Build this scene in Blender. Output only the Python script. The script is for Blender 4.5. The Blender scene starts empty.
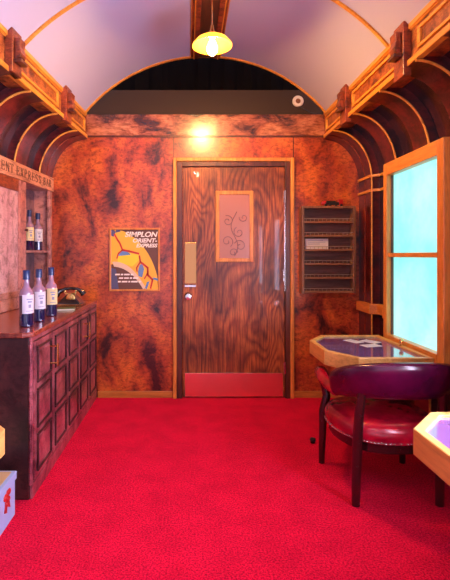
import bpy, bmesh, math, random
from mathutils import Vector, Matrix
random.seed(7)
PI = math.pi
sc = bpy.context.scene
col = sc.collection
H = 1.265            # camera height
XC = 0.155           # middle of the carriage
ORG = {}             # world origin of each object

# ------------------------------------------------------------------ helpers
class MB:
    def __init__(s): s.v = []; s.f = []
    def add(s, vs, fs):
        n = len(s.v); s.v += [tuple(p) for p in vs]; s.f += [tuple(i + n for i in f) for f in fs]; return s
    def box(s, x0, x1, y0, y1, z0, z1):
        return s.add([(x0,y0,z0),(x1,y0,z0),(x1,y1,z0),(x0,y1,z0),(x0,y0,z1),(x1,y0,z1),(x1,y1,z1),(x0,y1,z1)],
                     [(0,3,2,1),(4,5,6,7),(0,1,5,4),(1,2,6,5),(2,3,7,6),(3,0,4,7)])
    def prism(s, pts, a, b, axis='z'):
        n = len(pts)
        def P(u, v, w):
            return (u, v, w) if axis == 'z' else ((u, w, v) if axis == 'y' else (w, u, v))
        vs = [P(u, v, a) for u, v in pts] + [P(u, v, b) for u, v in pts]
        fs = [tuple(range(n))[::-1], tuple(range(n, 2*n))] + [(i, (i+1) % n, n+(i+1) % n, n+i) for i in range(n)]
        return s.add(vs, fs)
    def ring(s, outer, inner, z0, z1):
        n = len(outer)
        vs = [(x,y,z0) for x,y in outer]+[(x,y,z0) for x,y in inner]+[(x,y,z1) for x,y in outer]+[(x,y,z1) for x,y in inner]
        fs = []
        for i in range(n):
            j = (i+1) % n
            fs += [(i,j,2*n+j,2*n+i),(n+j,n+i,3*n+i,3*n+j),(2*n+i,2*n+j,3*n+j,3*n+i),(j,i,n+i,n+j)]
        return s.add(vs, fs)
    def loft(s, rings, closed=True, caps=True):
        n = len(rings[0]); vs = [p for r in rings for p in r]; fs = []
        for k in range(len(rings)-1):
            for i in range(n if closed else n-1):
                j = (i+1) % n
                fs.append((k*n+i, k*n+j, (k+1)*n+j, (k+1)*n+i))
        if caps and closed:
            fs.append(tuple(range(n))[::-1]); fs.append(tuple((len(rings)-1)*n+i for i in range(n)))
        return s.add(vs, fs)
    def tube(s, path, r, n=10, ry=None):
        path = [Vector(p) for p in path]; rings = []
        rr = r if isinstance(r, (list, tuple)) else [r]*len(path)
        for k, p in enumerate(path):
            t = (path[min(k+1, len(path)-1)] - path[max(k-1, 0)]).normalized()
            up = Vector((0,0,1)) if abs(t.z) < .9 else Vector((0,1,0))
            a = t.cross(up).normalized(); b = a.cross(t).normalized()
            q = rr[k]; q2 = q if ry is None else (ry[k] if isinstance(ry, (list, tuple)) else ry)
            rings.append([tuple(p + a*q*math.cos(2*PI*i/n) + b*q2*math.sin(2*PI*i/n)) for i in range(n)])
        return s.loft(rings)
    def lathe(s, prof, c, n=24, axis='z'):
        rings = []
        for r, h in prof:
            r = max(r, 1e-4); ring = []
            for i in range(n):
                u, v = r*math.cos(2*PI*i/n), r*math.sin(2*PI*i/n)
                ring.append((c[0]+u, c[1]+v, c[2]+h) if axis == 'z' else ((c[0]+u, c[1]-h, c[2]+v) if axis == 'y' else (c[0]+h, c[1]+u, c[2]+v)))
            rings.append(ring)
        return s.loft(rings)
    def map(s, f): s.v = [tuple(f(*p)) for p in s.v]; return s

def obj(name, mb, mat, parent=None, bevel=0, smooth=False, sub=0, local=False):
    o0 = ORG[parent.name] if parent else Vector((0,0,0))
    if local: o0 = Vector((0,0,0))
    me = bpy.data.meshes.new(name)
    me.from_pydata([(x-o0.x, y-o0.y, z-o0.z) for x, y, z in mb.v], [], mb.f)
    bm = bmesh.new(); bm.from_mesh(me); bmesh.ops.recalc_face_normals(bm, faces=bm.faces); bm.to_mesh(me); bm.free()
    me.materials.append(mat)
    if smooth:
        me.shade_smooth(); me.set_sharp_from_angle(angle=math.radians(42))
    o = bpy.data.objects.new(name, me); col.objects.link(o)
    if parent: o.parent = parent
    ORG[o.name] = o0.copy()
    if bevel:
        m = o.modifiers.new('bevel', 'BEVEL'); m.width = bevel; m.segments = 2; m.limit_method = 'ANGLE'; m.angle_limit = math.radians(40)
    if sub:
        m = o.modifiers.new('sub', 'SUBSURF'); m.levels = sub; m.render_levels = sub
    return o

def tag(o, label=None, cat=None, group=None, kind=None):
    if label: o['label'] = label
    if cat: o['category'] = cat
    if group: o['group'] = group
    if kind: o['kind'] = kind
    return o

def thing(name, label, cat, loc, group=None, rot=None):
    o = bpy.data.objects.new(name, None); col.objects.link(o); o.empty_display_size = .05
    o.location = loc; ORG[o.name] = Vector(loc)
    if rot: o.rotation_euler = rot
    return tag(o, label, cat, group)

def setting(name, loc=(0,0,0)):
    o = bpy.data.objects.new(name, None); col.objects.link(o); o.location = loc; ORG[o.name] = Vector(loc); o.empty_display_size = .05
    o['kind'] = 'structure'; return o

def structure(name, mb, mat, **k):
    o = obj(name, mb, mat, **k); o['kind'] = 'structure'; return o

def label_only(o, l): o['label'] = l; return o

# ------------------------------------------------------------------ materials
def mat(name):
    m = bpy.data.materials.new(name); m.use_nodes = True
    nt = m.node_tree; b = nt.nodes['Principled BSDF']; return m, nt, b
def plain(name, c, rough=.5, metal=0, spec=.5, coat=0, emit=None, es=0, trans=0, alpha=1):
    m, nt, b = mat(name)
    b.inputs['Base Color'].default_value = (*c, 1); b.inputs['Roughness'].default_value = rough
    b.inputs['Metallic'].default_value = metal; b.inputs['Specular IOR Level'].default_value = spec
    b.inputs['Coat Weight'].default_value = coat; b.inputs['Coat Roughness'].default_value = .08
    b.inputs['Transmission Weight'].default_value = trans
    if emit: b.inputs['Emission Color'].default_value = (*emit, 1); b.inputs['Emission Strength'].default_value = es
    # a trace of wear so that no surface is perfectly even
    tc = nt.nodes.new('ShaderNodeTexCoord'); n = nt.nodes.new('ShaderNodeTexNoise'); n.inputs['Scale'].default_value = 35
    nt.links.new(tc.outputs['Object'], n.inputs['Vector'])
    mr = nt.nodes.new('ShaderNodeMapRange'); mr.inputs['To Min'].default_value = max(0, rough-.06); mr.inputs['To Max'].default_value = min(1, rough+.06)
    nt.links.new(n.outputs['Fac'], mr.inputs['Value']); nt.links.new(mr.outputs['Result'], b.inputs['Roughness'])
    return m
def ramp(nt, stops):
    r = nt.nodes.new('ShaderNodeValToRGB'); e = r.color_ramp.elements
    while len(e) < len(stops): e.new(.5)
    for k, (p, c) in enumerate(stops): e[k].position = p; e[k].color = (*c, 1)
    return r
def mapping(nt, scale, rot=(0,0,0), loc=(0,0,0)):
    tc = nt.nodes.new('ShaderNodeTexCoord'); mp = nt.nodes.new('ShaderNodeMapping')
    mp.inputs['Scale'].default_value = scale; mp.inputs['Rotation'].default_value = rot; mp.inputs['Location'].default_value = loc
    nt.links.new(tc.outputs['Object'], mp.inputs['Vector']); return mp
def noise(nt, mp, s, d=6, r=.6, dist=0):
    n = nt.nodes.new('ShaderNodeTexNoise'); n.inputs['Scale'].default_value = s; n.inputs['Detail'].default_value = d
    n.inputs['Roughness'].default_value = r; n.inputs['Distortion'].default_value = dist
    nt.links.new(mp.outputs['Vector'], n.inputs['Vector']); return n
def mixc(nt, a, b, fac, mode='MIX'):
    m = nt.nodes.new('ShaderNodeMix'); m.data_type = 'RGBA'; m.blend_type = mode
    if isinstance(fac, float): m.inputs[0].default_value = fac
    else: nt.links.new(fac, m.inputs[0])
    nt.links.new(a, m.inputs[6])
    if isinstance(b, tuple): m.inputs[7].default_value = (*b, 1)
    else: nt.links.new(b, m.inputs[7])
    return m.outputs[2]

def mottled(name, light, mid, dark, rough=.3, blotch=2.6, fine=14, coat=.3, loc=(0,0,0), stretch=(1,1,1), lo=.36, hi=.66, bump=.12):
    """veneer plywood with cloudy dark blotches, pores and cross-hatched flecks"""
    m, nt, b = mat(name)
    mp = mapping(nt, stretch, loc=loc)
    n1 = noise(nt, mp, blotch, 7, .62, .5)
    r1 = ramp(nt, [(lo, dark), ((lo+hi)/2-.02, mid), (hi, light)])
    nt.links.new(n1.outputs['Fac'], r1.inputs['Fac'])
    mp2 = mapping(nt, (stretch[0]*1.0, stretch[1]*1.0, stretch[2]*2.6), loc=loc)
    n2 = noise(nt, mp2, fine, 6, .7, .6)
    r2 = ramp(nt, [(.38, (.30,.22,.22)), (.53, (1,1,1)), (.75, (1.0,1.0,1.0))])
    nt.links.new(n2.outputs['Fac'], r2.inputs['Fac'])
    c = mixc(nt, r1.outputs['Color'], r2.outputs['Color'], .75, 'MULTIPLY')
    mp3 = mapping(nt, (1,1,9), loc=loc); n3 = noise(nt, mp3, 24, 4, .6)
    r3 = ramp(nt, [(.36, (.6,.55,.55)), (.5, (1,1,1))]); nt.links.new(n3.outputs['Fac'], r3.inputs['Fac'])
    c = mixc(nt, c, r3.outputs['Color'], .45, 'MULTIPLY')
    nt.links.new(c, b.inputs['Base Color'])
    b.inputs['Roughness'].default_value = rough; b.inputs['Coat Weight'].default_value = coat; b.inputs['Coat Roughness'].default_value = .2
    bp = nt.nodes.new('ShaderNodeBump'); bp.inputs['Strength'].default_value = bump; bp.inputs['Distance'].default_value = .01
    nt.links.new(n2.outputs['Fac'], bp.inputs['Height']); nt.links.new(bp.outputs['Normal'], b.inputs['Normal'])
    return m
def grained(name, light, dark, axis='z', rough=.35, scale=7, dist=5, coat=.2, mid=None):
    """straight to wavy wood grain running along an axis"""
    m, nt, b = mat(name)
    st = {'z': (1,1,.13), 'x': (.10,1,1), 'y': (1,.10,1)}[axis]
    mp = mapping(nt, st); n1 = noise(nt, mp, scale*2.4, 8, .62, dist*.12)
    n2 = noise(nt, mapping(nt, st), scale*14, 4, .6)
    md = mid or tuple((a+c)/2 for a, c in zip(light, dark))
    r = ramp(nt, [(.34, dark), (.5, md), (.64, light)]); nt.links.new(n1.outputs['Fac'], r.inputs['Fac'])
    r2 = ramp(nt, [(.3, (.55,.5,.45)), (.55, (1,1,1))]); nt.links.new(n2.outputs['Fac'], r2.inputs['Fac'])
    c = mixc(nt, r.outputs['Color'], r2.outputs['Color'], .6, 'MULTIPLY')
    nt.links.new(c, b.inputs['Base Color']); b.inputs['Roughness'].default_value = rough
    b.inputs['Coat Weight'].default_value = coat; b.inputs['Coat Roughness'].default_value = .15
    return m
def door_wood():
    """cathedral figure: contour lines of stretched noise, running up the door"""
    m, nt, b = mat('door walnut')
    n0 = noise(nt, mapping(nt, (1,1,.30), loc=(.3,0,.2)), 2.3, 2.5, .45, .35)
    mu = nt.nodes.new('ShaderNodeMath'); mu.operation = 'MULTIPLY'; mu.inputs[1].default_value = 150
    si = nt.nodes.new('ShaderNodeMath'); si.operation = 'SINE'
    nt.links.new(n0.outputs['Fac'], mu.inputs[0]); nt.links.new(mu.outputs[0], si.inputs[0])
    mr = nt.nodes.new('ShaderNodeMapRange'); mr.inputs['From Min'].default_value = -1; nt.links.new(si.outputs[0], mr.inputs['Value'])
    n = noise(nt, mapping(nt, (1,1,.05)), 90, 5, .65)
    n3 = noise(nt, mapping(nt, (1,1,.6), loc=(1.7,0,.9)), 2.0, 5, .6, .4)
    r = ramp(nt, [(.0, (.36,.072,.018)), (.30, (.52,.125,.030)), (1, (.70,.19,.040))]); nt.links.new(mr.outputs[0], r.inputs['Fac'])
    r2 = ramp(nt, [(.40, (.10,.07,.07)), (.60, (1,1,1))]); nt.links.new(n.outputs['Fac'], r2.inputs['Fac'])
    r3 = ramp(nt, [(.42, (.14,.10,.11)), (.62, (1.0,1.0,1.0))]); nt.links.new(n3.outputs['Fac'], r3.inputs['Fac'])
    c = mixc(nt, r.outputs['Color'], r2.outputs['Color'], .65, 'MULTIPLY'); c = mixc(nt, c, r3.outputs['Color'], .75, 'MULTIPLY')
    nt.links.new(c, b.inputs['Base Color']); b.inputs['Roughness'].default_value = .4; b.inputs['Coat Weight'].default_value = .12
    return m
def carpet():
    m, nt, b = mat('red carpet')
    n = noise(nt, mapping(nt, (1,1,1)), 120, 4, .8); n2 = noise(nt, mapping(nt, (1,1,1)), 5, 5, .6)
    r = ramp(nt, [(.36, (.22,.001,.012)), (.50, (.86,.004,.048)), (.62, (1.0,.016,.085))]); nt.links.new(n.outputs['Fac'], r.inputs['Fac'])
    r2 = ramp(nt, [(.35, (.72,.6,.6)), (.6, (1,1,1))]); nt.links.new(n2.outputs['Fac'], r2.inputs['Fac'])
    c = mixc(nt, r.outputs['Color'], r2.outputs['Color'], .6, 'MULTIPLY'); nt.links.new(c, b.inputs['Base Color'])
    b.inputs['Roughness'].default_value = .95; b.inputs['Specular IOR Level'].default_value = .1
    b.inputs['Sheen Weight'].default_value = .15; b.inputs['Sheen Tint'].default_value = (1,.1,.2,1)
    bp = nt.nodes.new('ShaderNodeBump'); bp.inputs['Strength'].default_value = .7; bp.inputs['Distance'].default_value = .006
    nt.links.new(n.outputs['Fac'], bp.inputs['Height']); nt.links.new(bp.outputs['Normal'], b.inputs['Normal'])
    return m
def pane_mat(nm='lit window pane', c1=(.26,.86,.80), c2=(.48,1.0,.96), es=None):
    m, nt, b = mat(nm)
    n = noise(nt, mapping(nt, (1,1,1)), 2.5, 5, .6)
    r = ramp(nt, [(.35, c1), (.6, c2)]); nt.links.new(n.outputs['Fac'], r.inputs['Fac'])
    nt.links.new(r.outputs['Color'], b.inputs['Emission Color']); b.inputs['Emission Strength'].default_value = es or WIN
    b.inputs['Base Color'].default_value = (.02,.03,.03,1); b.inputs['Roughness'].default_value = .15
    return m
def leather(name, c1, c2, rough=.25):
    m, nt, b = mat(name)
    n = noise(nt, mapping(nt, (1,1,1)), 9, 5, .6); r = ramp(nt, [(.35, c2), (.6, c1)]); nt.links.new(n.outputs['Fac'], r.inputs['Fac'])
    nt.links.new(r.outputs['Color'], b.inputs['Base Color']); b.inputs['Roughness'].default_value = rough
    v = noise(nt, mapping(nt, (1,1,1)), 160, 3, .6); bp = nt.nodes.new('ShaderNodeBump'); bp.inputs['Strength'].default_value = .08; bp.inputs['Distance'].default_value = .003
    nt.links.new(v.outputs['Fac'], bp.inputs['Height']); nt.links.new(bp.outputs['Normal'], b.inputs['Normal'])
    b.inputs['Coat Weight'].default_value = .4; b.inputs['Coat Roughness'].default_value = .2
    return m

WIN = .58
FILL = 18.0
M = dict(
  panel = mottled('orange veneer', (.76,.175,.028), (.46,.068,.022), (.055,.010,.010), .30, 4.2, 26, coat=.6, lo=.36, hi=.63, stretch=(1,1,.62)),
  header = mottled('burl header veneer', (.60,.22,.10), (.36,.10,.045), (.07,.02,.014), .25, 7, 20, coat=.7, lo=.38, hi=.62, stretch=(.6,1,1)),
  burl = mottled('burl inlay', (.52,.16,.035), (.32,.075,.018), (.09,.02,.008), .35, 14, 30, lo=.36, hi=.6),
  rib = mottled('dark red rib veneer', (.20,.020,.018), (.10,.010,.013), (.022,.004,.008), .28, 6, 18, coat=.5),
  cove = mottled('dark plum cove veneer', (.085,.016,.018), (.045,.009,.013), (.014,.004,.008), .25, 4, 14, coat=.5),
  gold = grained('golden oak moulding', (.90,.42,.055), (.70,.26,.03), 'y', .35),
  oakx = grained('golden oak rail', (.70,.27,.05), (.42,.13,.02), 'x', .35),
  oakz = grained('golden oak frame', (.88,.36,.06), (.62,.20,.032), 'z', .4),
  oaky = grained('golden oak rail lengthwise', (.88,.36,.06), (.62,.20,.032), 'y', .4),
  rim = grained('table rim oak', (.84,.50,.14), (.60,.28,.06), 'y', .35, scale=5),
  bracket = mottled('bracket wood', (.42,.09,.025), (.28,.05,.018), (.08,.015,.01), .4, 9, 22),
  jamb = grained('dark door jamb', (.16,.04,.02), (.06,.014,.01), 'z', .35),
  door = door_wood(),
  carpet = carpet(),
  vault = plain('cool shade ceiling', (.50,.51,.72), .55, spec=.3),  # lavender base colour stands in for cool light and shade on the vault
  channel = grained('ceiling board', (.10,.035,.015), (.04,.014,.008), 'y', .4),
  black = plain('black drape', (.006,.005,.005), .9, spec=0),
  grey = plain('grey painted box', (.050,.034,.028), .8, spec=.1),
  white = plain('white plastic', (.75,.70,.62), .4),
  darkhole = plain('brown cloth', (.16,.06,.03), .7),
  cab = mottled('dark stained cabinet', (.56,.17,.19), (.34,.080,.10), (.08,.016,.028), .28, 6, 20, coat=.5, stretch=(1,1,.6)),  # pinkish window light on the cabinet front is put into this colour
  cabshade = mottled('shaded cabinet wood', (.085,.022,.020), (.045,.012,.013), (.018,.005,.007), .4, 6, 20, coat=.2, stretch=(1,1,.5)),  # same wood darkened in colour for the shaded side facing the camera
  counter = mottled('red brown counter', (.52,.11,.055), (.38,.07,.035), (.18,.03,.02), .25, 4, 20, coat=.6, stretch=(1,.5,1)),
  hutch = mottled('pink brown hutch wood', (.62,.27,.22), (.48,.17,.13), (.20,.06,.05), .35, 5, 18, coat=.4, stretch=(1,1,.4), lo=.3, hi=.6),
  hutchdoor = mottled('pale pink door panel', (.74,.44,.44), (.60,.31,.32), (.36,.16,.17), .3, 4, 18, coat=.5, stretch=(1,1,.3), lo=.3, hi=.6),
  niche = mottled('shaded niche board', (.30,.14,.15), (.20,.09,.11), (.10,.04,.06), .4, 5, 18, coat=.3, stretch=(1,1,.4)),  # hutch wood in a darker tone, painting the shade inside the niche
  signwood = mottled('pale sign board', (.72,.34,.20), (.60,.25,.14), (.40,.14,.07), .45, 5, 20, coat=.1, lo=.25, hi=.6, stretch=(1,.4,1)),
  ink = plain('engraved brown letters', (.09,.035,.02), .6),
  brass = plain('polished brass', (.86,.55,.18), .18, 1),
  brassplate = plain('brass plate', (.66,.30,.11), .14, 1),
  kick = plain('brushed copper plate', (1.0,.62,.52), .22, 1),
  steel = plain('bright steel', (.75,.72,.70), .22, 1),
  pane = pane_mat(),
  tableglass = plain('dark violet glass top', (.20,.11,.32), .05, spec=.9, coat=1),
  leather = leather('oxblood leather', (.50,.006,.030), (.26,.003,.018)),
  plum = leather('shaded oxblood leather', (.075,.002,.030), (.04,.0015,.018)),  # seat leather darkened in colour for the shaded back of the chair
  legwood = plain('dark mahogany', (.028,.005,.006), .25, coat=.6),
  bottle = plain('dark bottle glass', (.012,.010,.06), .06, spec=.8, coat=1),
  bottleup = plain('clear violet bottle glass', (.34,.20,.30), .05, spec=.8, coat=1),
  capsule = plain('navy foil capsule', (.010,.03,.13), .3, coat=.4),
  label = plain('white paper label', (.72,.70,.74), .6),
  cream = plain('cream paper label', (.85,.72,.36), .6),
  labelink = plain('faded label ink', (.28,.30,.42), .6),
  phone = plain('black bakelite', (.014,.012,.012), .15, coat=1),
  green = plain('green booklet cover', (.10,.15,.05), .5),
  paper = plain('paper', (.80,.74,.70), .6),
  pages = plain('booklet pages', (.75,.68,.5), .7),
  rackwood = grained('grey brown rack wood', (.34,.16,.085), (.18,.075,.04), 'z', .5),
  rackback = grained('rack back board', (.26,.12,.09), (.12,.055,.04), 'x', .5),
  racklip = grained('rack lip', (.36,.17,.08), (.22,.09,.04), 'x', .5),
  wire = plain('pale rail', (.50,.42,.34), .35, .6),
  red = plain('red enamel', (.50,.008,.012), .35),
  toyblack = plain('black enamel', (.02,.02,.02), .35),
  blue = plain('pale blue painted box', (.36,.50,.82), .5),
  tan = plain('tan lid', (.62,.44,.22), .5),
  shade = None,
)
m_, nt_, b_ = mat('amber glass shade')
b_.inputs['Base Color'].default_value = (.30,.07,.004,1); b_.inputs['Roughness'].default_value = .3
b_.inputs['Emission Color'].default_value = (1,.40,.025,1); b_.inputs['Emission Strength'].default_value = 2.0
M['shade'] = m_

# ------------------------------------------------------------------ camera
cam = bpy.data.cameras.new('camera'); co = bpy.data.objects.new('camera', cam); col.objects.link(co)
co.location = (0, 0, H); co.rotation_euler = (PI/2, 0, 0)
cam.lens = 450/580*36; cam.sensor_width = 36; cam.sensor_fit = 'AUTO'
cam.shift_x = 37/580; cam.shift_y = -35/580; cam.clip_start = .05
sc.camera = co

YN, YB = -1.0, 4.0       # near end and back wall
FL = .08
def sx(x, y, side):      # the right side is given; the left side is its mirror, splayed a little
    return x if side > 0 else XC - (x - XC) - FL*(YB - y)

# ------------------------------------------------------------------ shell
structure('floor', MB().box(-1.9, 2.2, YN, 4.1, -.05, 0), M['carpet'])

def profile(off, n=14):
    p = [(1.20+(.32+off)*math.sin(a), H+.62+(.41+off)*math.cos(a)) for a in [PI/2*i/n for i in range(n+1)]]
    p = [(max(x, 1.25) if off > .01 else x, z) for x, z in p]
    return p + [(1.52+off, 0.0)]
HUT = 1.87
def cove_band(mb, y0, y1, o0, o1, side, ny=1):
    a, b = profile(o0), profile(o1)
    if side < 0:       # on the left the hutch takes over below its sign board
        a, b = a[:-1] + [(a[-1][0], HUT)], b[:-1] + [(b[-1][0], HUT)]
    sec = a + b[::-1]
    rings = [[(sx(x, y, side), y, z) for x, z in sec] for y in [y0+(y1-y0)*k/ny for k in range(ny+1)]]
    return mb.loft(rings)
RIBS = [3.71, 3.27, 2.82, 2.37, 1.92, 1.47, 1.02]
tn = [0]
def trim():
    tn[0] += 1; return 'trim_%d' % tn[0]
for side, nm in ((-1, 'left'), (1, 'right')):
    wl = cove_band(MB(), YN, 4.0, .06, .12, side, 4)
    if side < 0: wl.loft([[(-1.37-.09*(4-y), y, 0), (-1.45-.09*(4-y), y, 0), (-1.45-.09*(4-y), y, 1.9), (-1.37-.09*(4-y), y, 1.9)] for y in (1.9, 4.0)]).loft([[(-1.21-.09*(4-y), y, 0), (-1.45-.09*(4-y), y, 0), (-1.45-.09*(4-y), y, 1.9), (-1.21-.09*(4-y), y, 1.9)] for y in (YN, 1.88)])
    structure('wall_'+nm, wl, M['cove'], smooth=True)
    for k, y in enumerate(RIBS):
        y1 = 3.999 if k == 0 else y + .20
        r = structure(trim(), cove_band(MB(), y, y1, 0, .065, side), M['rib'], smooth=True)
        p = profile(-.004)
        if side < 0: p[-1] = (p[-1][0], HUT)
        obj('gold_edge', MB().tube([(sx(x, y, side), y, z) for x, z in p], .0075, 8), M['gold'], r, smooth=True)
        if k == 0:
            q = profile(-.001)
            if side < 0: q[-1] = (q[-1][0], HUT)
            obj('bead', MB().tube([(sx(x, 3.86, side), 3.86, z) for x, z in q], .004, 6), M['bracket'], r, smooth=True)

# back wall, its seams, header band, grey box and drape above
bw = structure('wall_back', MB().box(-1.52, 1.70, YB, YB+.06, 0, H+1.052).box(-1.35, -.90, YB, YB+.06, H+1.052, H+1.29).box(1.21, 1.60, YB, YB+.06, H+1.052, H+1.29), M['panel'])
seam = MB()
for x in (-.128, .936): seam.box(x-.004, x+.004, YB-.003, YB, H+.80 if x < 0 else H+.80, H+1.05)
obj('seam', seam, M['jamb'], bw)
hb = structure(trim(), MB().box(-.90, 1.21, YB-.012, YB+.06, H+1.06, H+1.245), M['header'])
obj('seam_strip', MB().box(-.90, 1.21, YB-.006, YB+.03, H+1.045, H+1.0605), M['jamb'], hb)  # dark strip for the seam below the header band
structure(trim(), MB().box(-1.15, 1.45, YB+.02, YB+.05, H+1.245, H+1.475), M['grey'], bevel=.004)
dr = MB(); N = 90
dr.loft([[(-1.2+2.7*i/N, YB+.10+.025*math.sin(i*.9+z*5)+.01*math.sin(i*2.3), H+1.2+z) for i in range(N+1)] for z in [k*.1 for k in range(8)]], closed=False)
tag(obj('black_drape', dr, M['black'], smooth=True), 'black fabric drape filling the arch above the wood back wall', 'drape')

# ceiling vault
def vault(y, u, off=0):
    R = 1.38; hw = 1.055*u
    x = sx(XC+abs(hw), y, 1) if u >= 0 else sx(XC+abs(hw), y, -1)
    if u < 0: x = XC - abs(hw) - FL*(YB-y)*abs(u)
    z = H + 1.75 - (R - math.sqrt(R*R - hw*hw))
    n = Vector((hw, 0, math.sqrt(R*R-hw*hw))).normalized()
    return (x + n.x*off, y, z + n.z*off)
NU = 40
def vault_band(mb, y0, y1, o0, o1, ny=1, u0=-1.0, u1=1.0):
    us = [u0+(u1-u0)*i/NU for i in range(NU+1)]
    return mb.loft([[vault(y, u, o0) for u in us]+[vault(y, u, o1) for u in us[::-1]] for y in [y0+(y1-y0)*k/ny for k in range(ny+1)]])
structure('ceiling', vault_band(MB(), YN, 3.96, 0, .03, 4), M['vault'], smooth=True)
for y, w in ((3.945, .02), (2.70, .022), (1.45, .022)):
    structure(trim(), vault_band(MB(), y, y+w, -.012, .001), M['gold'], smooth=True)
ch = structure(trim(), MB().box(XC-.085, XC+.085, YN, 3.93, H+1.725, H+1.76), M['channel'])
for s in (-1, 1):
    obj('moulding', MB().box(XC+s*.085-.022, XC+s*.085+.022, YN, 3.93, H+1.712, H+1.76).box(XC+s*.118-.008, XC+s*.118+.008, YN, 3.93, H+1.722, H+1.76), M['bracket'], ch, bevel=.005)
    obj('gold_bead', MB().box(XC+s*.128-.004, XC+s*.128+.004, YN, 3.93, H+1.730, H+1.76).box(XC+s*.103-.004, XC+s*.103+.004, YN, 3.93, H+1.708, H+1.73), M['gold'], ch)

# side cornices with inlaid panels and brackets
for side, nm in ((-1, 'left'), (1, 'right')):
    f = lambda x, y, z: (sx(x, y, side), y, z)
    b = structure(trim(), MB().box(1.222, 1.34, YN, 3.99, H+1.045, H+1.262).map(f), M['burl'])
    g = MB().box(1.206, 1.235, YN, 3.99, H+1.236, H+1.268).box(1.200, 1.24, YN, 3.99, H+1.035, H+1.066).box(1.214, 1.235, YN, 3.99, H+1.228, H+1.236)
    obj('oak_rail', g.map(f), M['gold'], b, bevel=.004)
    for (y0, y1) in ((3.54, 3.97), (2.60, 3.33), (1.60, 2.38), (.6, 1.45)):
        z0, z1 = H+1.092, H+1.205; t = .017; q = MB()
        q.box(1.210, 1.226, y0, y1, z0, z0+t).box(1.210, 1.226, y0, y1, z1-t, z1)
        q.box(1.210, 1.226, y0, y0+.03, z0+t, z1-t).box(1.210, 1.226, y1-.03, y1, z0+t, z1-t)
        obj('inlay_border', q.map(f), M['gold'], b, bevel=.003)
    for y, zb in (((3.375, 1.0), (2.465, .985), (1.5, .985)) if side > 0 else ((3.40, 1.02), (2.53, 1.035), (1.5, 1.0))):
        br = obj('bracket', MB().box(1.180, 1.225, y, y+.12, H+zb, H+1.285).map(f), M['bracket'], b, bevel=.005)
        cb = MB().prism([(1.178, H+1.235), (1.178, H+1.115), (1.150, H+1.13), (1.142, H+1.15), (1.152, H+1.19), (1.146, H+1.235)], y+.025, y+.095, 'y').map(f)
        obj('corbel', cb, M['bracket'], br, bevel=.003)
        obj('corbel_foot', MB().box(1.136, 1.180, y+.018, y+.102, H+1.095, H+1.115).map(f), M['jamb'], br, bevel=.004)

# mouldings along the right wall following the ribs
def wallrail(z, h, d):
    q = MB(); pts = [(1.53, 3.999), (1.53, 3.71)]
    path = [(1.52, 3.998), (1.52, 3.71), (1.58, 3.68), (1.58, 3.49), (1.52, 3.46), (1.52, 3.27), (1.58, 3.24), (1.58, 3.05), (1.52, 3.01), (1.52, 2.82)]
    q.loft([[(x-d, y, z-h/2), (x+.01, y, z-h/2), (x+.01, y, z+h/2), (x-d, y, z+h/2)] for x, y in path]); return q
structure(trim(), wallrail(H+.655, .022, .012), M['gold'])
structure(trim(), wallrail(H+.535, .022, .012), M['gold'])
structure(trim(), wallrail(H-.445, .085, .03), M['oaky'], bevel=.01)
structure('baseboard_back', MB().box(-.80, -.135, YB-.02, YB, 0, .058), M['oakx'], bevel=.005)
structure('baseboard_back', MB().box(.935, 1.52, YB-.02, YB, 0, .058), M['oakx'], bevel=.005)
structure('baseboard_right', MB().box(1.485, 1.522, 3.71, 3.98, 0, .058), M['oaky'], bevel=.005)

# ------------------------------------------------------------------ door
d = setting('door_1', (.404, YB, 0))
Z1 = H+.775; X0, X1 = -.045, .853
lf = obj('door_leaf', MB().box(X0, X1, YB-.022, YB+.0, .012, Z1), M['door'], d, bevel=.003)
fr = MB().box(X0-.055, X0-.006, YB-.035, YB, 0, Z1+.05).box(X1+.006, X1+.05, YB-.035, YB, 0, Z1+.05).box(X0-.006, X1+.006, YB-.035, YB, Z1+.006, Z1+.05)
obj('door_frame', fr, M['jamb'], d, bevel=.004)
ar = MB()
ar.box(X0-.088, X0-.055, YB-.045, YB, 0, Z1+.083).box(X1+.05, X1+.083, YB-.045, YB, 0, Z1+.083).box(X0-.055, X1+.05, YB-.045, YB, Z1+.05, Z1+.083)
obj('architrave', ar, M['oakz'], d, bevel=.007)
gx0, gx1, gz0, gz1 = .243, .578, H-.062, H+.567
wf = MB(); t = .034
wf.box(gx0, gx0+t, YB-.036, YB-.02, gz0, gz1).box(gx1-t, gx1, YB-.036, YB-.02, gz0, gz1).box(gx0+t, gx1-t, YB-.036, YB-.02, gz0, gz0+t).box(gx0+t, gx1-t, YB-.036, YB-.02, gz1-t, gz1)
w = obj('vision_frame', wf, M['oakz'], lf, bevel=.005)
gm = plain('frosted vision glass', (.46,.19,.13), .22, coat=.4)
obj('glass', MB().box(gx0+t, gx1-t, YB-.027, YB-.020, gz0+t, gz1-t), gm, lf)
sw = MB()
def spiral(cx, cz, r0, turns, a0, sg):
    return [(cx+sg*r0*(1-k/26*.82)*math.cos(a0+k/26*turns*2*PI), YB-.0275, cz+r0*(1-k/26*.82)*math.sin(a0+k/26*turns*2*PI)) for k in range(27)]
for (cx, cz, r, tt, a, sg) in ((.345, H+.12, .055, 1.3, -1, 1), (.35, H+.30, .05, 1.3, 1.2, -1), (.46, H+.08, .055, 1.2, .4, -1), (.45, H+.20, .05, 1.25, 2, 1), (.40, H+.02, .04, 1.2, 0, 1), (.49, H+.33, .04, 1.2, 3, 1)):
    sw.tube(spiral(cx, cz, r, tt, a, sg), .0028, 5)
sw.tube([(.41+.03*math.sin(k*.5), YB-.0275, H-.01+k*.028) for k in range(15)], .0028, 5)
obj('etched_scroll', sw, plain('etched line', (.14,.05,.05), .4), lf, smooth=True)
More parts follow.
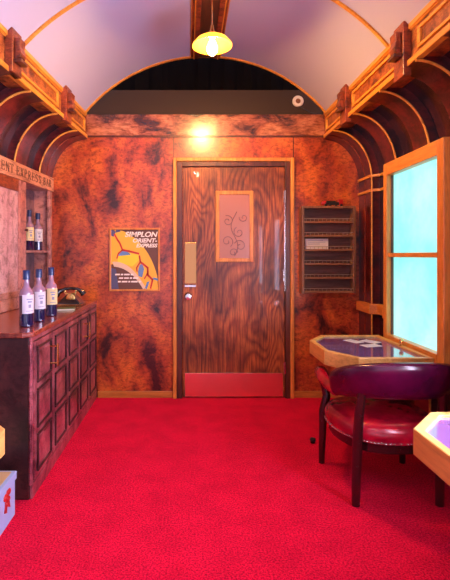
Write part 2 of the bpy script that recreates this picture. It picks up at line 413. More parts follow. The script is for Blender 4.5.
pp = obj('push_plate', MB().box(-.030, .073, YB-.027, YB-.02, H-.255, H+.112), M['brassplate'], lf, bevel=.003)
obj('engraved_strip', MB().box(-.028, .070, YB-.027, YB-.02, H-.282, H-.266), M['steel'], lf)
hd = obj('door_handle', MB().lathe([(.010,.0),(.010,.03),(.026,.036),(.032,.052),(.026,.066),(.0,.07)], (.002, YB-.02, H-.365), 20, 'y'), M['steel'], lf, smooth=True)
obj('keyhole_plate', MB().lathe([(.036,0),(.036,.004),(.028,.008),(0,.008)], (.002, YB-.02, H-.365), 20, 'y'), M['jamb'], lf, smooth=True)
obj('kick_plate', MB().box(-.026, .838, YB-.026, YB-.021, .014, .222), M['kick'], lf, bevel=.001)
obj('door_stud', MB().lathe([(.012,0),(.010,.006),(0,.009)], (.055, YB-.022, H+.728), 14, 'y'), M['steel'], lf, smooth=True)
for z in (1.78, 1.08, .27):
    obj('hinge', MB().tube([(.857, YB-.032, z-.055), (.857, YB-.032, z+.055)], .007, 10).box(.845, .869, YB-.026, YB-.022, z-.05, z+.05), M['steel'], d, smooth=True)
obj('hinge_glint', MB().box(.8535, .8575, YB-.030, YB-.02, .95, 1.72), M['steel'], d)  # bright strip standing in for the highlight along the hinge side

# ------------------------------------------------------------------ windows on the right
def window(name, y0, y1, pm=None):
    r = setting(name, (1.30, (y0+y1)/2, .70))
    z0, z1 = .69, H+.603; t = .075; xa, xb = 1.30, 1.52
    fb = MB().box(xa, xb, y0, y0+t-.01, z0, z1).box(xa, xb, y1-.05, y1, z0, z1)
    obj('window_frame', fb, M['oakz'], r, bevel=.006)
    rb = MB().box(xa, xb, y0+t-.01, y1-.05, z1-.082, z1).box(xa, xb, y0+t-.01, y1-.05, z0, z0+.055)
    obj('window_rail', rb, M['oaky'], r, bevel=.005)
    obj('glazing_bar', MB().box(xa+.012, xa+.04, y0+t-.01, y1-.05, H-.014, H+.014), M['oaky'], r, bevel=.003)
    obj('window_bead', MB().box(xa+.03, xa+.045, y0+t-.01, y0+t+.004, z0+.055, z1-.082).box(xa+.03, xa+.045, y1-.058, y1-.05, z0+.055, z1-.082), M['jamb'], r)
    obj('window_pane', MB().box(xa+.045, xa+.053, y0+t-.01, y1-.05, z0+.055, z1-.082), pm or M['pane'], r)
    return r
window('window_1', 2.29, 3.00)
added_pane = pane_mat('boosted unseen window pane', (.66,.62,1.0), (.80,.78,1.0), FILL)  # pane for two unseen windows added as light sources, brighter than window_1
window('added_window_2', .88, 1.59, added_pane)
window('added_window_3', -.6, .11, added_pane)

# ------------------------------------------------------------------ tables
def octo(x0, x1, y0, y1, cx, cy, left=True):
    if left: return [(x1, y0), (x1, y1), (x0+cx, y1), (x0, y1-cy), (x0, y0+cy), (x0+cx, y0)]
    return [(x0, y1), (x0, y0), (x1-cx, y0), (x1, y0+cy), (x1, y1-cy), (x1-cx, y1)]
def table(label, x0, x1, y0, y1, cx, cy, left, base):
    t = thing('table', label, 'table', ((x0+x1)/2, (y0+y1)/2, 0), 'octagonal oak tables along the walls')
    o = octo(x0, x1, y0, y1, cx, cy, left); w = .030
    i = octo(x0+w*(1 if left else .9), x1-w*(.9 if left else 1), y0+w, y1-w, cx-.012, cy-.012, left)
    obj('rim', MB().ring(o, i, .640, .722), M['rim'], t, bevel=.004)
    obj('glass_top', MB().prism(i, .700, .712), M['tableglass'], t)
    obj('underside', MB().prism(i, .645, .658), M['cabshade'], t)
    sd = 1 if left else -1; xw = 1.50 if left else -1.38; yc = y1-.10
    obj('wall_bracket', MB().prism([(xw, .36), (xw, .644), (xw-sd*.36, .644), (xw-sd*.33, .63), (xw-sd*.05, .38)], yc-.02, yc+.02, 'y'), M['legwood'], t, bevel=.004)
    return t
table('octagonal oak table with violet glass top standing under the cyan window', .775, 1.297, 2.37, 3.06, .125, .19, True, (1.12, 2.98))
table('octagonal oak table corner in the foreground right, in front of the red chair', .705, 1.297, .95, 1.56, .135, .15, True, (1.1, 1.25))
table('pale oak table corner at the left edge of the photo above the blue box', -1.12, -.573, .86, 1.55, .13, .14, False, (-.95, 1.2))

def card(name, label, x, y, a, s=.035, L=.055):
    c, si = math.cos(a), math.sin(a)
    pts = [(x+c*u-si*v, y+si*u+c*v) for u, v in ((-L,-s),(L,-s),(L,s),(-L,s))]
    mb = MB().prism(pts, .7121, .7135)
    o = thing(name, label, 'card', (x, y, .7121), 'white cards on the far table')
    obj('card_face', mb, M['paper'], o)
    q = MB()
    for k in (-.5, 0, .5):
        pts = [(x+c*u-si*v, y+si*u+c*v) for u, v in ((-L*.7, k*s-.002),(L*.6, k*s-.002),(L*.6, k*s+.002),(-L*.7, k*s+.002))]
        q.prism(pts, .7135, .7138)
    obj('printed_lines', q, M['labelink'], o)
card('paper_card', 'white card at the left back of three on the far table glass', 1.060, 2.885, -1.1)
card('paper_card', 'white card at the right back of three, nearest the window', 1.165, 2.875, -1.0)
card('paper_card', 'white card nearest the chair among the three on the far table', 1.115, 2.745, .3)

k = thing('brass_knob', 'small brass knob at the foot of the window beside the table', 'knob', (1.285, 2.72, .722))
obj('knob_base', MB().lathe([(.012,0),(.012,.003),(.005,.008),(.005,.018)], (1.280, 2.70, .722), 14), M['brass'], k, smooth=True)
obj('knob_ball', MB().lathe([(0,.014),(.010,.018),(.014,.028),(.010,.038),(0,.042)], (1.280, 2.70, .722), 14), M['brass'], k, smooth=True)

# ------------------------------------------------------------------ captain's chair
c = thing('captains_chair', 'red oxblood leather barrel armchair with dark wood legs at the far table', 'chair', (1.06, 2.5, 0))
CX = 1.06
def sell(u, n=2.6):
    cc, ss = math.cos(u), math.sin(u)
    return math.copysign(abs(cc)**(2/n), cc), math.copysign(abs(ss)**(2/n), ss)
def seat_ring(scale, z, n=48, extra=0):
    r = []
    for i in range(n):
        a, b = sell(2*PI*i/n); w = .265 if b > 0 else .265-.035*(-b)
        r.append((CX+a*w*scale, 2.505+b*.262*scale, z))
    return r
st = [(.94,.308),(1.0,.314),(1.03,.330),(1.045,.352),(1.03,.378),(.97,.400),(.86,.414),(.68,.422),(.4,.426),(.08,.427)]
obj('seat', MB().loft([seat_ring(s, z) for s, z in st]), M['leather'], c, smooth=True)
obj('seat_rail', MB().loft([seat_ring(.95, .262), seat_ring(.96, .315)]), M['legwood'], c, smooth=True, bevel=.004)
nails = MB(); pr = seat_ring(1.026, .323, 84)
for (x, y, z) in pr:
    nails.lathe([(0,-.005),(.0045,-.0035),(.0062,0),(.0045,.0035),(0,.005)], (x, y, z), 6)
nl = obj('nailhead_trim', nails, M['steel'], c, smooth=True); nl['kind'] = 'stuff'
# back pad: a horseshoe sweep, leaning back and rising towards the rear
pad = []; NP = 40
for i in range(NP+1):
    u = i/NP; a = PI*(1.0+u)                     # left end -> rear -> right end
    a = PI + PI*u
    x = CX + .285*math.cos(a); y = 2.40 + .245*math.sin(a)
    e = math.sin(PI*u)**.6
    zc = .562 + .098*e; hh = .050 + .048*e; th = .032 + .016*e
    if i in (0, NP): hh *= .35; th *= .35
    elif i in (1, NP-1): hh *= .8; th *= .8
    nx, ny = math.cos(a), math.sin(a); ring = []
    for j in range(20):
        b, d_ = math.cos(2*PI*j/20), math.sin(2*PI*j/20)
        b = math.copysign(abs(b)**.8, b); d_ = math.copysign(abs(d_)**.75, d_)
        lean = .035*d_*e
        ring.append((x+nx*(b*th+lean), y+ny*(b*th+lean), zc+d_*hh))
    pad.append(ring)
obj('backrest', MB().loft(pad), M['plum'], c, smooth=True)
for s in (-1, 1):
    path = [(CX+s*.282, 2.36, .552), (CX+s*.284, 2.45, .556), (CX+s*.280, 2.55, .562), (CX+s*.270, 2.65, .568), (CX+s*.256, 2.73, .566), (CX+s*.250, 2.77, .558)]
    obj('armrest', MB().tube(path, [.030,.038,.040,.040,.036,.018], 14, ry=[.026,.030,.030,.030,.028,.014]), M['leather'], c, smooth=True)
    # front leg rises past the seat to the arm
    fp = [(CX+s*.246, 2.742, 0), (CX+s*.243, 2.738, .15), (CX+s*.240, 2.732, .32), (CX+s*.218, 2.735, .41), (CX+s*.230, 2.742, .48), (CX+s*.258, 2.748, .560)]
    obj('leg', MB().tube(fp, [.018,.021,.025,.024,.024,.032], 12), M['legwood'], c, smooth=True)
    rp = [(CX+s*.212, 2.275, 0), (CX+s*.211, 2.270, .15), (CX+s*.208, 2.262, .33), (CX+s*.208, 2.245, .45), (CX+s*.200, 2.225, .60)]
    obj('leg', MB().tube(rp, [.021,.023,.026,.024,.022], 12), M['legwood'], c, smooth=True)

# a small dark stop on the carpet beside the chair
fs = thing('floor_stop', 'small dark round stop on the carpet left of the red chair', 'door stop', (.84, 3.03, 0))
obj('stop_base', MB().lathe([(.015,0),(.015,.006),(.008,.010)], (.84, 3.03, 0), 16), M['legwood'], fs, smooth=True)
obj('stop_head', MB().lathe([(.008,.008),(.017,.013),(.020,.022),(.016,.032),(0,.036)], (.84, 3.03, 0), 16), M['toyblack'], fs, smooth=True)

# ------------------------------------------------------------------ bar cabinet
cb = thing('bar_cabinet', 'dark stained panelled bar cabinet with brass pulls along the left wall', 'cabinet', (-1.0, 3.1, 0))
CF = -.818; Y0, Y1 = 2.32, 3.975; TOP = .838
obj('body', MB().box(-1.35, CF, Y0, Y1, .0, TOP), M['cabshade'], cb, bevel=.006)
obj('plinth', MB().box(CF, CF+.012, Y0+.01, Y1, 0, .075), M['cab'], cb, bevel=.003)
obj('face_frame', MB().box(CF, CF+.010, Y0, Y1, .815, TOP).box(CF, CF+.010, Y0, Y0+.03, .075, .815).box(CF, CF+.010, Y1-.02, Y1, .075, .815), M['cab'], cb, bevel=.002)
obj('corner_post', MB().tube([(CF+.006, Y0+.002, .08), (CF+.006, Y0+.002, .80)], .010, 8), M['cab'], cb, smooth=True)
ed = [Y0+.035 + k*(Y1-Y0-.06)/5 for k in range(6)]
for k in range(5):
    a, b = ed[k]+.003, ed[k+1]-.003
    dmb = MB().box(CF, CF+.014, a, b, .085, .808)
    dd = obj('cabinet_door', dmb, M['cab'], cb, bevel=.002)
    q = MB(); w = MB()
    for (z0, z1) in ((.115, .315), (.345, .555), (.585, .780)):
        ya, yb = a+.035, b-.035; t = .012
        q.box(CF+.014, CF+.024, ya, yb, z0, z0+t).box(CF+.014, CF+.024, ya, yb, z1-t, z1).box(CF+.014, CF+.024, ya, ya+t, z0+t, z1-t).box(CF+.014, CF+.024, yb-t, yb, z0+t, z1-t)
        w.box(CF+.0142, CF+.019, ya+.03, yb-.03, z0+.03, z1-.03)
    obj('panel_moulding', q, M['cabshade'], dd, bevel=.003)
    obj('raised_panel', w, M['cab'], dd, bevel=.004)
    if k in (0, 3):
        yy = b-.022 if k == 0 else a+.17; yy = 2.615 if k == 0 else 3.46
        h = MB().tube([(CF+.062, yy, .622), (CF+.062, yy, .752)], .006, 10).tube([(CF+.012, yy, .638), (CF+.062, yy, .638)], .005, 8).tube([(CF+.012, yy, .736), (CF+.062, yy, .736)], .005, 8)
        obj('pull', h, M['brass'], dd, smooth=True)
ct = MB().prism([(-1.365, Y0-.02), (CF-.03, Y0-.02), (CF+.018, Y0+.012), (CF+.018, Y1), (-1.365, Y1)], TOP, .865)
tag(obj('countertop', ct, M['counter'], bevel=.005), 'red brown wooden countertop running over the left bar cabinet', 'countertop')

# ------------------------------------------------------------------ hutch above the counter, set into the left wall
HX = -1.205
def hm(d, y, z): return (HX - .09*(4.0-y) + d, y, z)
hu = thing('bar_hutch', 'pinkish wooden hutch with lettered sign board and open bottle niche, left wall', 'hutch', (-1.3, 3.3, .866))
def hob(name, mb, m, par, **k): return obj(name, mb.map(hm), m, par, **k)
B0 = .867
hob('back_panel', MB().box(-.16, -.145, 1.9, 3.97, B0, 1.94), M['niche'], hu)
hob('side_panel', MB().box(-.145, 0, 3.962, 3.99, B0, 1.825), M['hutch'], hu)
hob('top_panel', MB().box(-.145, -.02, 1.9, 3.962, 1.825, 1.85), M['hutch'], hu)
hob('stile', MB().box(-.02, .004, 3.375, 3.475, B0, 1.825).box(-.02, .004, 3.93, 3.962, B0, 1.825), M['hutch'], hu, bevel=.003)
hob('divider', MB().box(-.145, -.02, 3.44, 3.455, B0, 1.825), M['hutch'], hu)
hob('bottom_rail', MB().box(-.02, .006, 1.9, 3.375, B0, .955), M['hutch'], hu, bevel=.004)
hob('shelf', MB().box(-.145, -.004, 3.455, 3.962, 1.285, 1.303), M['hutch'], hu, bevel=.002)
for y0, y1 in ((2.72, 3.37), (2.05, 2.71)):
    dd = hob('hutch_door', MB().box(-.02, .000, y0, y1, .957, 1.823), M['hutchdoor'], hu)
    t = .055
    hob('door_frame', MB().box(0, .012, y0, y0+t, .957, 1.823).box(0, .012, y1-.03, y1, .957, 1.823).box(0, .012, y0+t, y1-.03, .957, 1.0), M['hutch'], dd, bevel=.003)
    hob('burl_rail', MB().box(0, .010, y0+t, y1-.03, 1.735, 1.823), M['bracket'], dd, bevel=.002)
    if y1 > 3: hob('knob', MB().tube([(.012, 3.405+.03, 1.455), (.032, 3.405+.03, 1.455)], [.006,.012], 10), M['jamb'], dd, smooth=True)
sg = hob('sign_board', MB().box(-.02, .016, 2.6, 3.99, 1.825, 1.945), M['signwood'], hu, bevel=.003)

def bar2(mb, a, b, w):
    (x0, z0), (x1, z1) = a, b; dx, dz = x1-x0, z1-z0; L = math.hypot(dx, dz) or 1
    px, pz = -dz/L*w/2, dx/L*w/2
    pts = [(x0+px, z0+pz), (x1+px, z1+pz), (x1-px, z1-pz), (x0-px, z0-pz)]
    mb.prism(pts, .016, .0175, 'x')      # (u,v) -> (y,z), thickness along x
def arc2(mb, cx, cz, rx, rz, a0, a1, w, n=10):
    p = [(cx+rx*math.cos(math.radians(a0+(a1-a0)*k/n)), cz+rz*math.sin(math.radians(a0+(a1-a0)*k/n))) for k in range(n+1)]
    for k in range(n):
        ww = w*(.45+.55*abs(math.cos(math.radians(a0+(a1-a0)*(k+.5)/n))))
        bar2(mb, p[k], p[k+1], ww)
def letter(mb, chx, y, z, w, h):
    P = lambda u, v: (y+u*w, z+v*h)
    T, t = .20*w, .10*w; s = .055*h
    def stem(u):
        bar2(mb, P(u, 0), P(u, 1), T); bar2(mb, P(u-.17, .03), P(u+.17, .03), s); bar2(mb, P(u-.17, .97), P(u+.17, .97), s)
    def L(a, b, ww=None): bar2(mb, P(*a), P(*b), ww or t)
    if chx == 'O': arc2(mb, y+.5*w, z+.5*h, .42*w, .48*h, 0, 360, T, 20)
    if chx in 'RPB':
        stem(.22); arc2(mb, y+.38*w, z+.74*h, .38*w, .24*h, -90, 90, T)
        L((.22,.5),(.4,.5), s); L((.22,.97),(.4,.97), s)
        if chx == 'B': arc2(mb, y+.38*w, z+.26*h, .45*w, .24*h, -90, 90, T); L((.22,.03),(.4,.03), s)
        if chx == 'R': L((.42,.5),(.86,.03), T); L((.75,.03),(.98,.03), s)
    if chx == 'I': stem(.5)
    if chx == 'E': stem(.22); L((.22,.97),(.85,.97), s); L((.22,.5),(.7,.5), s); L((.22,.03),(.88,.03), s); L((.85,1),(.85,.78), t); L((.70,.62),(.70,.38), t); L((.88,0),(.88,.24), t)
    if chx == 'N': L((.18,0),(.18,1)); L((.18,1),(.85,0), T); L((.85,0),(.85,1)); L((.02,.97),(.24,.97), s); L((.05,.03),(.32,.03), s); L((.7,.97),(1,.97), s)
    if chx == 'T': stem(.5); L((.08,.97),(.92,.97), s); L((.08,1),(.08,.78)); L((.92,1),(.92,.78))
    if chx == 'X': L((.15,1),(.85,0), T); L((.85,1),(.15,0)); L((0,.97),(.32,.97), s); L((.68,.97),(1,.97), s); L((0,.03),(.3,.03), s); L((.68,.03),(1,.03), s)
    if chx == 'S':
        arc2(mb, y+.5*w, z+.74*h, .3*w, .24*h, 20, 270, T, 12); arc2(mb, y+.5*w, z+.26*h, .34*w, .24*h, 90, -160, T, 12)
    if chx == 'A': L((.5,1),(.1,0)); L((.5,1),(.88,0), T); L((.25,.36),(.75,.36), s); L((-.03,.03),(.25,.03), s); L((.7,.03),(1.02,.03), s)
def word(mb, s_, y0, adv, z, h):
    for i, chx in enumerate(s_): letter(mb, chx, y0+i*adv, z, adv*.82, h)
for w_, y_, a_ in (('ORIENT', 2.872, .0640), ('EXPRESS', 3.285, .0640), ('BAR', 3.762, .0600)):
    for i_, c_ in enumerate(w_):
        lt = MB(); letter(lt, c_, y_+i_*a_, 1.853, a_*.82, .064); hob('letter', lt, M['ink'], sg)

# ------------------------------------------------------------------ bottles
def bottle(label, x, y, z, h, lab, group, rot=0.0, r=.039, liquid=.55):
    b = thing('bottle', label, 'bottle', (x, y, z), group, (0, 0, rot))
    def P(f): return f*h
    prof = [(r*.8,0),(r,.004),(r,P(liquid))]
    obj('body', MB().lathe([(r*.85,0),(r,.006),(r,P(liquid))], (0,0,0), 24), M['bottle'], b, smooth=True, local=True)
    obj('shoulder', MB().lathe([(r,P(liquid)),(r*.99,P(liquid+.04)),(r*.9,P(liquid+.09)),(r*.6,P(liquid+.13)),(r*.42,P(liquid+.18)),(r*.38,P(.85))], (0,0,0), 24), M['bottleup'], b, smooth=True, local=True)
    obj('capsule', MB().lathe([(r*.50,P(.835)),(r*.52,P(.985)),(r*.46,P(1.0)),(0,P(1.0))], (0,0,0), 20), M['capsule'], b, smooth=True, local=True)
    q = MB(); n = 14; q1 = []
    for (rr) in (r+.0008,):
        ring = []
        for z0 in (P(.24), P(.57)):
            ring.append([(rr*math.cos(a), rr*math.sin(a), z0) for a in [(-1.05+2.1*i/n) for i in range(n+1)]])
        q.loft(ring, closed=False)
    lb = obj('label', q, lab, b, smooth=True, local=True)
    q = MB()
    for (z0, z1, aw) in ((.48, .50, .45), (.43, .46, .3), (.34, .40, .2), (.28, .29, .5)):
        q.loft([[((r+.0012)*math.cos(a), (r+.0012)*math.sin(a), P(zz)) for a in [(-aw+2*aw*i/6) for i in range(7)]] for zz in (z0, z1)], closed=False)
    obj('print', q, M['labelink'], lb, smooth=True, local=True)
    return b
bottle('dark wine bottle with white label at the near left end of the counter row', -.905, 2.52, .865, .315, M['label'], 'wine bottles on the counter', rot=-.75)
bottle('dark wine bottle with pale crest label, middle of the three on the counter', -.905, 2.73, .865, .315, M['label'], 'wine bottles on the counter', rot=-.85)
bottle('dark wine bottle with cream yellow label, nearest the telephone on the counter', -.900, 2.96, .865, .32, M['cream'], 'wine bottles on the counter', rot=-.95)
bottle('shelf bottle with yellow label, left of the pair in the hutch niche', -1.300, 3.69, 1.303, .33, M['cream'], 'bottles in the hutch niche', rot=-.9, r=.036)
bottle('shelf bottle with pale cream label, right of the pair in the hutch niche', -1.288, 3.86, 1.303, .32, M['label'], 'bottles in the hutch niche', rot=-.9, r=.040)

# ------------------------------------------------------------------ telephone and booklet
PX, PY, PZ = -.935, 3.60, .865
ph = thing('telephone', 'old black rotary telephone, golden reflections made as brass parts, on the far end of the counter', 'telephone', (PX, PY, PZ))
obj('base', MB().loft([[(PX+s*math.copysign(1,1)*a, PY+b, PZ+z) for a, b in ((-.10*s,-.085*s),(.10*s,-.085*s),(.10*s,.085*s),(-.10*s,.085*s))] for s, z in ((1,0),(1,.018),(.9,.03),(.62,.075),(.5,.085))]), M['phone'], ph, bevel=.008, smooth=True)
obj('dial', MB().lathe([(.036,.0),(.036,.008),(.028,.011),(0,.011)], (PX+.012, PY-.055, PZ+.058), 20, 'y'), M['brass'], ph, smooth=True)  # brass dial, cradle and band stand in for golden reflections on the phone
obj('cradle', MB().box(PX-.045, PX+.045, PY-.02, PY+.02, PZ+.084, PZ+.10).box(PX-.05, PX-.038, PY-.03, PY+.03, PZ+.10, PZ+.118).box(PX+.038, PX+.05, PY-.03, PY+.03, PZ+.10, PZ+.118), M['brass'], ph, bevel=.002)
hs = [(PX-.115, PY-.02, PZ+.075), (PX-.095, PY-.015, PZ+.108), (PX-.05, PY, PZ+.128), (PX, PY, PZ+.134), (PX+.05, PY, PZ+.128), (PX+.085, PY+.005, PZ+.108), (PX+.10, PY+.01, PZ+.085)]
obj('handset', MB().tube(hs, [.026,.024,.013,.012,.013,.022,.026], 14), M['phone'], ph, smooth=True)
obj('trim_band', MB().ring([(PX-.103,PY-.088),(PX+.103,PY-.088),(PX+.103,PY+.088),(PX-.103,PY+.088)], [(PX-.098,PY-.083),(PX+.098,PY-.083),(PX+.098,PY+.083),(PX-.098,PY+.083)], PZ+.006, PZ+.014), M['brass'], ph)
bk = thing('booklet', 'thin green booklet lying flat on the counter in front of the telephone', 'booklet', (-.915, 3.28, .865))
def rotbox(cx, cy, a, L, W, z0, z1):
    c_, s_ = math.cos(a), math.sin(a)
    return MB().prism([(cx+c_*u-s_*v, cy+s_*u+c_*v) for u, v in ((-L,-W),(L,-W),(L,W),(-L,W))], z0, z1)
obj('pages', rotbox(-.915, 3.28, .2, .088, .058, .867, .877), M['pages'], bk)
obj('cover', rotbox(-.915, 3.28, .2, .09, .06, .877, .880).add(*[rotbox(-.915, 3.28, .2, .09, .06, .865, .867).v, rotbox(-.915, 3.28, .2, .09, .06, .865, .867).f]), M['green'], bk)

# ------------------------------------------------------------------ blue box on the floor
bx = thing('storage_box', 'pale blue box with tan lid and red ribbon on the carpet, bottom left', 'box', (-1.02, 1.9, 0))
obj('box_body', MB().box(-1.19, -.842, 1.66, 2.195, 0, .172), M['blue'], bx, bevel=.006)
obj('lid', MB().box(-1.195, -.836, 1.655, 2.20, .174, .212), M['blue'], bx, bevel=.004)
obj('lid_panel', MB().box(-1.175, -.855, 1.675, 2.18, .212, .216), M['tan'], bx, bevel=.001)
rbn = MB()
for (y, z, ry, rz) in ((2.105, .158, .022, .016), (2.075, .145, .022, .017), (2.10, .128, .016, .014), (2.082, .112, .014, .014)):
    rbn.loft([[(-.842+d_, y+ry*s_*math.cos(a), z+rz*s_*math.sin(a)) for a in [2*PI*i/12 for i in range(12)]] for d_, s_ in ((0,1),(.008,.8),(.012,.3))])
rbn.prism([(2.085, .125), (2.115, .125), (2.125, .075), (2.105, .088)], -.842, -.838, 'x').prism([(2.07, .125), (2.09, .125), (2.085, .07), (2.06, .08)], -.842, -.838, 'x')
obj('ribbon', rbn, M['red'], bx, smooth=True)

# ------------------------------------------------------------------ wall rack
rk = thing('wall_rack', 'brown wooden rack with six shallow shelves on the back wall', 'rack', (1.222, 3.95, .935))
rx0, rx1, rz0, rz1, ya = .985, 1.456, .932, 1.69, 3.895
obj('back_board', MB().box(rx0+.02, rx1-.02, 3.985, 3.999, rz0, rz1), M['rackback'], rk)
obj('side_board', MB().box(rx0, rx0+.024, ya, 3.999, rz0, rz1), M['rackwood'], rk, bevel=.003)
obj('side_board', MB().box(rx1-.024, rx1, ya, 3.999, rz0, rz1), M['rackwood'], rk, bevel=.003)
obj('top_board', MB().box(rx0+.024, rx1-.024, ya, 3.985, rz1-.02, rz1), M['rackwood'], rk, bevel=.002)
for i in range(6):
    z = rz0 + .004 + i*(rz1-rz0-.03)/6
    s = obj('shelf', MB().box(rx0+.024, rx1-.024, ya+.004, 3.985, z, z+.016), M['racklip'], rk, bevel=.002)
    q = MB().tube([(rx0+.024, ya+.008, z+.038), (rx1-.024, ya+.008, z+.038)], .0035, 6)
    for j in range(12): q.tube([(rx0+.04+j*.0355, ya+.008, z+.016), (rx0+.04+j*.0355, ya+.008, z+.038)], .002, 5)
    obj('rail', q, M['wire'], s, smooth=True)
zz = rz0+.004+3*(rz1-rz0-.03)/6+.016
fl = thing('leaflet', 'white leaflet propped in the third shelf of the wall rack', 'leaflet', (1.13, 3.95, zz))
lm = MB().box(1.025, 1.225, 3.93, 3.932, zz+.001, zz+.092)
obj('sheet', lm, M['paper'], fl)
q = MB()
for j, L in enumerate((.13, .15, .10)): q.box(1.05, 1.05+L, 3.9294, 3.93, zz+.075-j*.016, zz+.079-j*.016)
obj('printed_lines', q, M['labelink'], fl)
ty = thing('toy_train', 'small black and red toy lying on top of the wall rack', 'toy', (1.27, 3.94, rz1))
obj('body', MB().box(1.20, 1.33, 3.92, 3.96, rz1+.012, rz1+.036).tube([(1.21, 3.94, rz1+.036), (1.29, 3.94, rz1+.036)], .014, 12), M['toyblack'], ty, bevel=.003)
obj('cab', MB().box(1.315, 1.352, 3.918, 3.962, rz1+.012, rz1+.062), M['red'], ty, bevel=.004)
obj('nose', MB().tube([(1.170, 3.94, rz1+.026), (1.185, 3.94, rz1+.028), (1.205, 3.94, rz1+.03)], [.012,.02,.02], 12), M['red'], ty, smooth=True)
for x in (1.20, 1.24, 1.29, 1.335):
    obj('wheel', MB().lathe([(.011,0),(.011,.006),(0,.008)], (x, 3.92, rz1+.011), 14, 'y'), M['toyblack'], ty, smooth=True)

# ------------------------------------------------------------------ framed poster
px0, px1, pz0, pz1 = -.697, -.249, H-.320, H+.240
po = thing('framed_poster', 'framed yellow and brown railway poster on the wood wall left of the door', 'poster', ((px0+px1)/2, YB, pz0))
t = .016; q = MB().box(px0, px0+t, YB-.02, YB, pz0, pz1).box(px1-t, px1, YB-.02, YB, pz0, pz1).box(px0+t, px1-t, YB-.02, YB, pz0, pz0+t).box(px0+t, px1-t, YB-.02, YB, pz1-t, pz1)
obj('frame', q, M['oakz'], po, bevel=.003)
W, Hh = px1-px0-2*t, pz1-pz0-2*t
def PP(pts): return [(px0+t+u*W, pz0+t+v*Hh) for u, v in pts]
C_ = {k: plain('poster '+k, c_, .45, coat=.3) for k, c_ in dict(brown=(.14,.05,.025), yellow=(.95,.52,.03), bright=(1.0,.76,.02), redline=(.62,.03,.01), lake=(.12,.26,.55), pale=(.80,.60,.40), ivory=(.95,.88,.76), slate=(.10,.10,.20)).items()}
obj('poster_sheet', MB().box(px0+t, px1-t, YB-.006, YB-.001, pz0+t, pz1-t), C_['brown'], po)
def art(name, polys, m, y, apart=False):
    if apart:
        for p in polys: obj(name, MB().prism(PP(p), y, YB-.0059, 'y'), m, po)
        return
    q = MB()
    for p in polys: q.prism(PP(p), y, YB-.0059, 'y')
    return obj(name, q, m, po)
def curve(p0, p1, p2, n=14): return [tuple((1-s)**2*a+2*s*(1-s)*b+s*s*c_ for a, b, c_ in zip(p0, p1, p2)) for s in [i/n for i in range(n+1)]]
land = [(.0,.97),(.12,1.0)] + curve((.25,.98), (.80,.78), (.98,.22)) + [(1.0,.0),(.72,.0)] + curve((.70,.03), (.45,.45), (.0,.42))
art('yellow_land', [land], C_['yellow'], YB-.0066)
art('bright_field', [[(.13,.55),(.3,.62),(.58,.58),(.60,.50),(.45,.38),(.30,.42),(.14,.44)]], C_['bright'], YB-.0070)
art('pale_coast', [curve((.02,.46),(.40,.50),(.74,.02))+curve((.68,.0),(.42,.36),(.06,.38))], C_['pale'], YB-.0072)
art('lake', [[(.14,.56),(.22,.64),(.32,.65),(.42,.58),(.30,.57)], [(.58,.22),(.66,.20),(.70,.34),(.66,.44),(.60,.40),(.57,.30)], [(.72,.02),(.76,.0),(.82,.14),(.76,.12)], [(.88,.17),(1.0,.14),(1.0,.18),(.9,.20)]], C_['lake'], YB-.0074, True)
def thick(pts, w):
    out = []
    for (a, b) in zip(pts[:-1], pts[1:]):
        dx, dy = b[0]-a[0], b[1]-a[1]; L = math.hypot(dx, dy); nx, ny = -dy/L*w, dx/L*w
        out.append([(a[0]+nx-dx*.08, a[1]+ny-dy*.08), (b[0]+nx+dx*.08, b[1]+ny+dy*.08), (b[0]-nx+dx*.08, b[1]-ny+dy*.08), (a[0]-nx-dx*.08, a[1]-ny-dy*.08)])
    return out
route = thick([(.07,.92),(.14,.82),(.18,.78),(.24,.66),(.38,.64),(.58,.60)], .017) + thick([(.24,.66),(.15,.60),(.12,.52)], .014) + thick([(.60,.56),(.62,.46),(.78,.36),(.78,.24),(.88,.16),(.84,.02)], .018) + thick([(.62,.46),(.54,.36),(.55,.30)], .014) + thick([(.78,.28),(.71,.18)], .013)
art('red_route', route, C_['redline'], YB-.0078)
art('slate_corner', [[(0,.0),(.16,.0),(.10,.34),(0,.36)], [(.0,.90),(.05,.88),(.10,.97),(0,1)], [(.10,.95),(.2,.97),(.18,1),(.1,1)]], C_['slate'], YB-.0076, True)
def text(s_, x1_, z_, size, m, y, shear=.25, align='RIGHT', xs=1.0, off=.0):
    cu = bpy.data.curves.new('t', 'FONT'); cu.body = s_; cu.size = size; cu.shear = shear; cu.align_x = align; cu.offset = off; cu.extrude = .0
    to = bpy.data.objects.new('t', cu); col.objects.link(to); bpy.context.view_layer.update()
    dg = bpy.context.evaluated_depsgraph_get(); me = to.evaluated_get(dg).to_mesh()
    mb = MB(); mb.add([(x1_+v.co.x*xs, y, z_+v.co.y) for v in me.vertices], [tuple(p.vertices) for p in me.polygons])
    bpy.data.objects.remove(to); return mb
def line(*a, **k): obj('line_of_text', text(*a, **k), C_['ivory'], po)
line('SIMPLON', px1-t-.012, pz1-t-.062, .062, None, YB-.008, xs=1.12, off=.0018)
line('ORIENT-', px1-t-.012, pz1-t-.112, .050, None, YB-.008, xs=1.12, off=.0015)
line('EXPRESS', px1-t-.012, pz1-t-.155, .044, None, YB-.008, xs=1.12, off=.0015)
for (u0, v, ws) in ((.08, .235, (.10,.05,.12,.06)), (.16, .175, (.09,.10,.05,.11)), (.14, .115, (.06,.12,.04,.14,.05))):
    q = MB(); u = u0
    for w_ in ws:
        q.prism(PP([(u,v),(u+w_,v),(u+w_+.008,v+.026),(u+.008,v+.026)]), YB-.0082, YB-.0059, 'y'); u += w_+.02
    ol = obj('small_print', q, C_['ivory'], po); ol['kind'] = 'stuff'

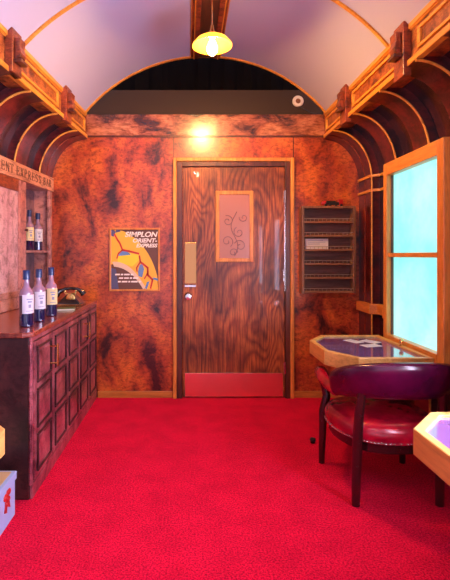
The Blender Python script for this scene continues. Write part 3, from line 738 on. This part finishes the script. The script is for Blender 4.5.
# ------------------------------------------------------------------ round fitting above the wall
sn = thing('wall_speaker', 'small round white fitting with brown centre on the grey box above the wall', 'speaker', (.98, YB+.02, H+1.37))
obj('ring', MB().lathe([(.048,0),(.050,.012),(.044,.022),(.026,.026),(.020,.014)], (.98, YB+.02, H+1.37), 28, 'y'), M['white'], sn, smooth=True)
obj('centre', MB().lathe([(.022,.0),(.022,.018),(.012,.024),(0,.026)], (.98, YB+.02, H+1.37), 20, 'y'), M['darkhole'], sn, smooth=True)
obj('cord', MB().tube([(1.00+.013*k, YB+.012, H+1.325-.07*math.sin(k/14*PI*.55)) for k in range(15)], .0035, 6), M['toyblack'], sn, smooth=True)

# ------------------------------------------------------------------ pendant lamp
def pendant(label, y, e=None, lc=(1,.52,.17)):
    LX, LZ = XC+.001, H+1.35
    lp = thing('pendant_lamp', label, 'lamp', (LX, y, H+1.725), 'pendant lamps under the ceiling board')
    obj('canopy', MB().lathe([(.0,-.03),(.02,-.028),(.05,-.008),(.055,0)], (LX, y, H+1.712), 24), M['brass'], lp, smooth=True)
    obj('cord', MB().tube([(LX, y, H+1.70), (LX, y, LZ+.13)], .004, 8), M['brass'], lp, smooth=True)
    obj('socket', MB().lathe([(.0,.135),(.010,.13),(.014,.10),(.024,.085),(.026,.055),(.020,.045)], (LX, y, LZ), 20), M['brass'], lp, smooth=True)
    obj('lamp_shade', MB().lathe([(.026,.066),(.060,.058),(.100,.036),(.125,.006),(.128,-.004),(.122,-.002),(.097,.030),(.058,.052),(.026,.060)], (LX, y, LZ), 36), M['shade'], lp, smooth=True)
    obj('bulb', MB().lathe([(.012,.05),(.014,.035),(.026,.008),(.033,-.018),(.030,-.042),(.016,-.058),(.0,-.062)], (LX, y, LZ), 20), plain('glowing bulb', (1,.8,.4), .4, emit=lc[:3], es=e or LAMP), lp, smooth=True)
LAMP = 760
pendant('glowing amber glass pendant lamp hanging in front of the back wall', 2.90)
pendant('added unseen pendant lamp lighting the near carpet, over the gap between the two near tables', .55, 160, (1,.60,.42,1))  # out-of-view lamp added to brighten the near carpet

# ------------------------------------------------------------------ light
def area(name, loc, rot, w, h, e, c_):
    L = bpy.data.lights.new(name, 'AREA'); L.shape = 'RECTANGLE'; L.size = w; L.size_y = h; L.energy = e; L.color = c_
    o = bpy.data.objects.new(name, L); col.objects.link(o); o.location = loc; o.rotation_euler = rot; return o
# uniform lavender fill, let in by the end left open behind the camera
world = bpy.data.worlds.new('world'); sc.world = world; world.use_nodes = True
bg = world.node_tree.nodes['Background']; bg.inputs['Color'].default_value = (.80, .72, 1.0, 1); bg.inputs['Strength'].default_value = .6

vs = sc.view_settings; vs.view_transform = 'Standard'; vs.look = 'None'; vs.gamma = 1; vs.use_curve_mapping = False; vs.exposure = 1.13
sc.cycles.max_bounces = 8
